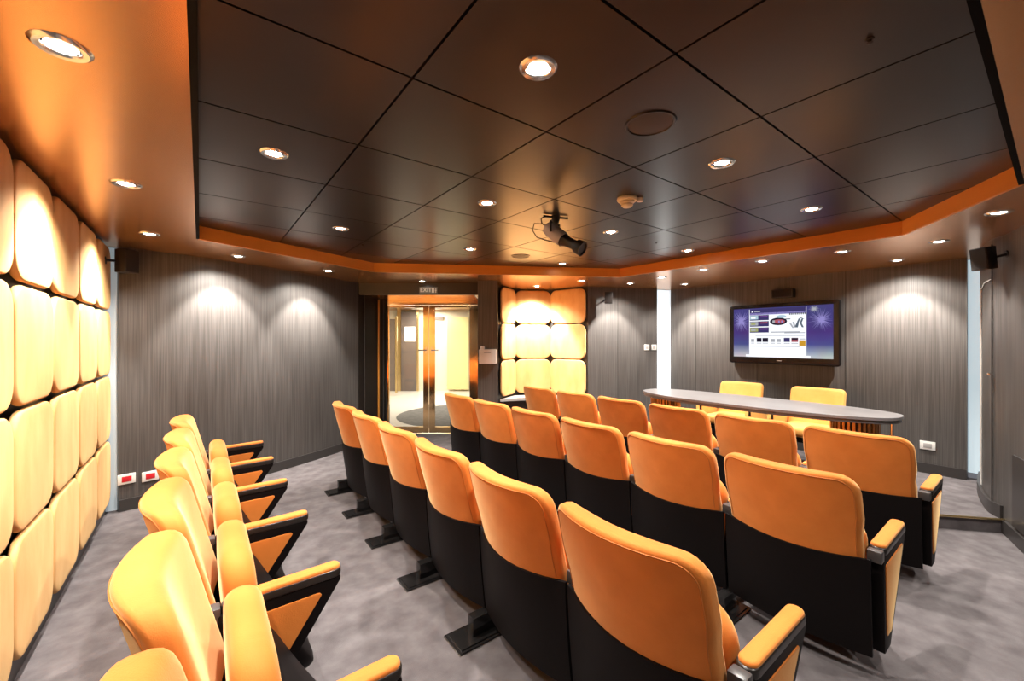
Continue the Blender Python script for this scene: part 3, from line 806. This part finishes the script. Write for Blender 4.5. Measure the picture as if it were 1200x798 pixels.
firework(0.085, 0.26, 0.16, 2, 46, 1, 0.176)
firework(0.90, 0.28, 0.14, 2, 34, 2, 0.995, 0.77)
firework(0.83, 0.07, 0.06, 6, 18, 5, 0.99, 0.77)
quad(0.178, 0.762, 0.02, 0.86, 1, 1); quad(0.18, 0.762, 0.86, 1.0, 1, 1); quad(0.14, 0.80, 0.95, 1.0, 1, 1)
quad(0.184, 0.757, 0.02, 0.135, 3, 2); quad(0.184, 0.757, 0.10, 0.14, 2, 2)
quad(0.205, 0.218, 0.055, 0.085, 1, 3); quad(0.235, 0.30, 0.06, 0.08, 6, 3)
for k_ in range(3):
    y0 = 0.145 + 0.125 * k_
    quad(0.186, 0.392, y0, y0 + 0.105, 3, 2); quad(0.188, 0.278, y0 + .008, y0 + .085, (10, 6, 11)[k_], 3); quad(0.298, 0.378, y0 + .02, y0 + .045, (8, 9, 8)[k_], 3); quad(0.20, 0.25, y0 + .03, y0 + .07, (1, 11, 6)[k_], 4)
for k_ in range(11): quad(0.60 + k_ * .0145, 0.608 + k_ * .0145, 0.125, 0.165, 4, 4)
quad(0.40, 0.757, 0.14, 0.17, 1, 3)
for k_ in range(11): quad(0.60 + k_ * .0145, 0.609 + k_ * .0145, 0.135, 0.16, 4, 4)
blob(0.49, 0.285, 0.088, 0.075, 4, 4); blob(0.495, 0.285, 0.062, 0.042, 9, 5); quad(0.43, 0.455, 0.26, 0.31, 6, 6); quad(0.49, 0.505, 0.27, 0.31, 2, 6); quad(0.52, 0.535, 0.27, 0.31, 2, 6)
blob(0.52, 0.19, 0.05, 0.03, 10, 4); quad(0.56, 0.61, 0.235, 0.25, 4, 5)
for (xa, ya, xb, yb) in ((0.60, .33, .63, .42), (0.63, .30, .645, .41), (0.65, .41, .69, .24), (0.69, .22, .725, .25), (0.715, .25, .70, .33), (0.70, .33, .72, .41), (0.675, .31, .665, .41)):
    b.cur = 6 if xa < .64 else 13; X = FX + 0.0018; c = lambda x, y: (X, -(sw - 2 * sw * x), sz + sh - 2 * sh * y)
    b.add([c(xa, ya), c(xa + .018, ya), c(xb + .018, yb), c(xb, yb)], [(0, 1, 2, 3)])
quad(0.41, 0.70, 0.485, 0.505, 6, 3); quad(0.55, 0.75, 0.505, 0.52, 6, 3)
quad(0.25, 0.745, 0.565, 0.573, 6, 3); quad(0.186, 0.70, 0.775, 0.785, 6, 3)
for x0, x1, mi in ((.20, .235, 6), (.262, .315, 4), (.325, .385, 4), (.415, .455, 6), (.475, .515, 6), (.545, .605, 3), (.62, .685, 9)):
    quad(x0, x1, .61 if mi != 6 else .63, .69, mi, 3); quad(x0, x1, .71, .722, 6, 3)
quad(0.622, 0.683, .612, .65, 4, 4); quad(0.695, 0.755, .655, .765, 5, 3); quad(0.70, 0.752, .625, .64, 6, 3)
b.build('screen', mats, tv, smooth=0)
b = MB(); b.box(0.0305, 0.0315, -0.030, 0.026, -0.342, -0.336); b.build('badge', M['white_plastic'], tv, smooth=0)
tag(tv, 'large black flat television on the grey wall behind the table', 'television')

# small speaker above the television
def spk(loc, w_, h_, d_, rz, label, arm_to=None, tilt=0.0):
    r = empty('wall_speaker', loc, rz)
    b = MB(); b.prism([(-d_ / 2, -w_ / 2 * .7), (d_ / 2, -w_ / 2), (d_ / 2, w_ / 2), (-d_ / 2, w_ / 2 * .7)], -h_ / 2, h_ / 2, Matrix.Rotation(tilt, 4, 'Y')); cb = b.build('cabinet', M['speaker'], r, smooth=30, bevel=0.006)
    b = MB(); b.box(d_ / 2 - .002, d_ / 2 + .004, -w_ / 2 * .9, w_ / 2 * .9, -h_ / 2 * .92, h_ / 2 * .92, Matrix.Rotation(tilt, 4, 'Y')); b.build('front_grille', M['spk_grille'], r, smooth=0)
    if arm_to:
        inv = Matrix.Rotation(-rz, 4, 'Z'); q = inv @ (Vector(arm_to) - Vector(loc)); n = q.normalized()
        b = MB(); b.tube([(-d_ / 2 * 0.8, 0, 0), tuple(q * 0.75), tuple(q)], 0.010, 8)
        b.lathe([(0, -.004), (.03, -.004), (.03, .004), (0, .004)], seg=16, mt=Matrix.Translation(q) @ n.to_track_quat('Z', 'Y').to_matrix().to_4x4())
        b.build('bracket', M['speaker'], r)
    tag(r, label, 'speaker'); return r
r = empty('soundbar', (wall_u(2.12) - 0.05, 2.12, 2.04), PI)
b = MB(); b.box(-0.05, 0.045, -0.12, 0.12, -0.055, 0.055); b.build('cabinet', M['speaker'], r, smooth=30, bevel=0.008)
b = MB(); b.box(0.045, 0.048, -0.105, 0.105, -0.042, 0.042); b.build('front_grille', M['spk_grille'], r, smooth=0)
tag(r, 'small dark speaker box on the wall above the television', 'speaker')
s1 = P3(1154, 303, 3.15); m1 = cw_at(1180, 0.0)
spk(s1, 0.115, 0.17, 0.10, math.atan2(2.0 - s1.y, 2.4 - s1.x), 'black box speaker on a bracket at the top of the right curved wall', (m1[0], m1[1], s1.z + 0.02), 0.12)
s2 = P3(147.5, 306, 3.38)
spk(s2, 0.12, 0.19, 0.11, math.atan2(2.0 - s2.y, 2.6 - s2.x), 'brown-black box speaker on a bracket at the far end of the padded wall', (-0.60, s2.y - 0.03, s2.z - 0.01), 0.0)
s3 = P3(713, 349, 5.95)
tt = 0.22; wx = RW[0][0] + (RW[1][0] - RW[0][0]) * tt; wy = RW[0][1] + (RW[1][1] - RW[0][1]) * tt
spk(s3, 0.11, 0.17, 0.08, math.atan2(1.0 - s3.y, 1.5 - s3.x), 'small black speaker high on the grey wall right of the niche', (wx, wy, s3.z - 0.02), 0.0)

# ================================================================== CEILING DEVICES
def disc(name, u, v, z, prof, m, lab, cat, seg=32, m2=None):
    r = empty(name, (u, v, z)); b = MB(); b.lathe(prof, seg=seg); b.build('body', M[m], r); 
    return tag(r, lab, cat) and r
for (u, v, lab) in ((1.494, 1.031, 'round brown ceiling speaker grille nearest the camera'), (2.729, 3.476, 'round brown ceiling speaker grille near the glass doors')):
    r = empty('ceiling_speaker', (u, v, Z_CEIL))
    b = MB(); b.lathe([(0.088, 0.0), (0.092, -0.006), (0.100, -0.006), (0.104, 0.0)], seg=36); b.build('rim', M['tile'], r)
    b = MB(); b.lathe([(0.0, -0.006), (0.06, -0.005), (0.088, -0.002), (0.09, 0.0)], seg=36); b.build('grille', M['grille'], r)
    tag(r, lab, 'ceiling speaker', 'round ceiling speakers')
r = empty('smoke_detector', (2.156, 1.656, Z_CEIL))
b = MB(); b.lathe([(0.0, 0.0), (0.062, 0.0), (0.064, -0.012), (0.058, -0.020), (0.0, -0.02)], seg=30); b.build('base_plate', M['cream_plastic'], r)
b = MB(); b.lathe([(0.045, -0.02), (0.046, -0.030), (0.034, -0.040), (0.036, -0.048), (0.026, -0.058), (0.0, -0.060)], seg=30); b.build('sensor_head', M['cream_plastic'], r)
b = MB(); b.lathe([(0.0, 0.0), (0.020, 0.0), (0.020, -0.022), (0.0, -0.024)], (0.064, -0.050, 0), 16); b.build('indicator', M['white_plastic'], r)
tag(r, 'cream round smoke detector on the dark ceiling tiles', 'smoke detector')
for (u, v, lab) in ((3.344, 2.244, 'tiny steel sprinkler head in the tiles near the lit orange edge'), (1.599, 0.348, 'tiny dark sprinkler head in the tiles near the right picture top'), (1.22, 3.95, 'tiny dark sprinkler head in the tiles near the back left corner')):
    b = MB(); b.lathe([(0.0, 0.0), (0.012, 0.0), (0.011, -0.003), (0.005, -0.004), (0.004, -0.010), (0.009, -0.011), (0.0, -0.013)], seg=18)
    o = b.build('sprinkler_head', M['cap'] if u > 3 else M['grille']); o.location = (u, v, Z_CEIL); tag(o, lab, 'sprinkler', 'sprinkler heads in the ceiling tiles')

# theatre spotlight hanging under the ceiling
hp = Vector((2.05, 2.20, Z_CEIL))
ts = empty('stage_spotlight', hp)
def loc_(p): return Vector(p) - hp
A = loc_(P3(641, 266, 2.83)); Bm = loc_(P3(660, 281, 2.76)); Cc = loc_(P3(683, 292, 2.68))
def tube_dir(p, q, prof, mt_):
    b = MB(); d = (q - p); l = d.length; mt = Matrix.Translation(p) @ d.normalized().to_track_quat('Z', 'Y').to_matrix().to_4x4()
    b.lathe([(r_, z_ * l) for r_, z_ in prof], seg=22, mt=mt); return b
b = tube_dir(A, Bm, [(0, 0), (0.034, 0.0), (0.045, 0.06), (0.050, 0.3), (0.050, 1.0), (0.0, 1.0)], 0); b.build('lamp_housing', M['ledge'], ts, smooth=40)
b = tube_dir(Bm, Cc, [(0, 0), (0.050, 0.0), (0.040, 0.1), (0.034, 0.25), (0.033, 0.6), (0.048, 0.72), (0.050, 1.0), (0.042, 1.0), (0.040, 0.95), (0, 0.95)], 0); b.build('lens_barrel', M['speaker'], ts, smooth=40)
b = MB(); pm = (A + Bm) * 0.5
b.tube([(0, 0, 0.0), (0, 0, -0.02), (0.0, 0.0, -0.09)], [0.03, 0.03, 0.014], 10); b.tube([(-0.09, 0.03, -0.012), (0.09, -0.03, -0.012)], 0.008, 8); b.build('ceiling_mount', M['speaker'], ts)
b = MB(); side = (Bm - A).cross(Vector((0, 0, 1))).normalized() * 0.06
b.tube([Vector((0, 0, -0.085)), pm + side + Vector((0, 0, 0.07)), pm + side, ], 0.007, 6); b.tube([Vector((0, 0, -0.085)), pm - side + Vector((0, 0, 0.07)), pm - side], 0.007, 6); b.build('yoke', M['speaker'], ts)
b = MB(); q0 = A + Vector((0, 0, 0.0))
b.tube([A + (A - Bm) * 0.03, A + (A - Bm) * 0.25 + Vector((0, 0, .0)), loc_(P3(626, 262, 2.85)), loc_(P3(624, 270, 2.85)), loc_(P3(629, 278, 2.84)), loc_(P3(638, 281, 2.82)), loc_(P3(650, 284, 2.8))], 0.0035, 6)
b.tube([A + (A - Bm) * 0.03, loc_(P3(635, 262, 2.86)), loc_(P3(634, 256, 2.9)), loc_(P3(640, 253.5, 2.95)), (-0.06, 0.03, -0.004)], 0.004, 6); b.build('cable', M['speaker'], ts)
tag(ts, 'theatre spotlight with pale housing and black lens barrel hanging from the ceiling', 'spotlight')

# ================================================================== WALL FITTINGS
def plate(name, loc, rz, w_, h_, lab, cat, grp=None, inner=None, inner_name='socket', extra=None):
    r = empty(name, loc, rz)      # local +x out of the wall
    b = MB(); b.box(0, 0.010, -w_ / 2, w_ / 2, -h_ / 2, h_ / 2); b.build('cover_plate', M['white_plastic'], r, smooth=30, bevel=0.003)
    b = MB(); b.box(0.008, 0.0125, -w_ * .27, w_ * .27, -h_ * .27, h_ * .27); b.build(inner_name, M[inner or 'ledge'], r, smooth=30, bevel=0.001)
    tag(r, lab, cat, grp); return r
def bl_at(px, inset=0.001):
    for i in range(len(BL) - 1):
        for s in range(40):
            q = s / 40; u = BL[i][0] * (1 - q) + BL[i + 1][0] * q; v = BL[i][1] * (1 - q) + BL[i + 1][1] * q
            p = 600 + 486 * (CS * u - SN * v) / (SN * u + CS * v)
            if p >= px:
                d = Vector((BL[i + 1][0] - BL[i][0], BL[i + 1][1] - BL[i][1])).normalized(); return u + d.y * inset, v - d.x * inset, math.atan2(-d.x, d.y)
u, v, a = bl_at(148); plate('wall_socket', (u, v, zat(u, v, 561)), a, 0.115, 0.085, 'white wall socket with red insert, left one of the two by the padded wall end', 'socket', 'red wall sockets', 'red')
u, v, a = bl_at(176); plate('wall_socket', (u, v, zat(u, v, 557.5)), a, 0.115, 0.085, 'white wall socket with red insert, right one of the two, nearest the orange seats', 'socket', 'red wall sockets', 'red')
v = 0.83; u = wall_u(v) - 0.001
plate('wall_socket', (u, v, zat(u, v, 522)), PI, 0.115, 0.085, 'white wall socket low on the grey wall right of the television', 'socket')
for n, px in enumerate((757.5, 766)):
    t = 0
    for s in range(400):
        q = s / 400; uu = RW[0][0] + (RW[1][0] - RW[0][0]) * q; vv = RW[0][1] + (RW[1][1] - RW[0][1]) * q
        if 600 + 486 * (CS * uu - SN * vv) / (SN * uu + CS * vv) >= px: break
    an = math.atan2(RW[1][1] - RW[0][1], RW[1][0] - RW[0][0]) - PI / 2
    plate('light_switch', (uu + math.cos(an) * .001, vv + math.sin(an) * .001, zat(uu, vv, 407)), an, 0.085, 0.085, ('left', 'right')[n] + ' of the two white switches on the grey wall by the light strip', 'switch', 'light switches', None, 'rocker')
# white dispenser box on the pillar
pc = P3(572, 417.5, 5.52); an = -YAW - PI / 2
r = empty('wall_dispenser', pc, an)
b = MB(); b.box(0, 0.10, -0.115, 0.115, -0.095, 0.095); b.build('housing', M['white_plastic'], r, smooth=30, bevel=0.012)
b = MB(); b.lathe([(0, 0), (0.03, 0), (0.03, 0.03), (0.02, 0.045), (0, 0.045)], (0.05, 0.07 * -1, 0.094), 16); b.build('knob', M['white_plastic'], r)
b = MB(); b.tube([(0.02, -0.06, -0.09), (0.012, -0.062, -0.16), (0.012, -0.06, -0.24)], 0.004, 6); b.build('cord', M['cap'], r)
b = MB(); b.box(0.099, 0.102, -0.05, 0.04, 0.05, 0.058); b.build('slot', M['cap'], r, smooth=0)
tag(r, 'white box dispenser mounted on the grey pillar beside the doors', 'dispenser')

# exit sign on the lintel
sg = empty('exit_sign', P3(502, 340, 5.745), -YAW)
b = MB(); b.box(-0.125, 0.125, -0.0, 0.014, -0.042, 0.042); b.build('sign_plate', mat('sign_plate', (0.16, 0.14, 0.10), 0.5), sg, smooth=0)
cu = bpy.data.curves.new('sign_text', 'FONT'); cu.body = 'EXIT'; cu.size = 0.078; cu.extrude = 0.002; cu.align_x = 'LEFT'; cu.align_y = 'CENTER'
tmp = bpy.data.objects.new('sign_text_tmp', cu); COL.objects.link(tmp)
bpy.context.view_layer.update()
me = bpy.data.meshes.new_from_object(tmp.evaluated_get(bpy.context.evaluated_depsgraph_get()))
bpy.data.objects.remove(tmp)
letter = mat('sign_letter', (0.62, 0.55, 0.45), 0.5, emit=(0.6, 0.52, 0.42), es=0.12)
me.materials.clear(); me.materials.append(letter)
to = bpy.data.objects.new('letters', me); COL.objects.link(to); to.parent = sg; to.location = (-0.115, -0.003, 0.0); to.rotation_euler = (PI / 2, 0, 0)
b = MB(); b.box(0.050, 0.080, -0.004, 0.0, -0.034, 0.028); b.box(0.098, 0.108, -0.004, 0.0, -0.034, 0.012); b.box(0.090, 0.116, -0.004, 0.0, -0.008, 0.002); b.lathe([(0, -.002), (.008, -.002), (.008, .002), (0, .002)], seg=10, mt=Matrix.Translation((0.103, -0.002, 0.022)) @ Matrix.Rotation(PI / 2, 4, 'X')); b.build('pictogram', letter, sg, smooth=0)
tag(sg, 'small exit sign on the dark lintel above the glass doors', 'sign')
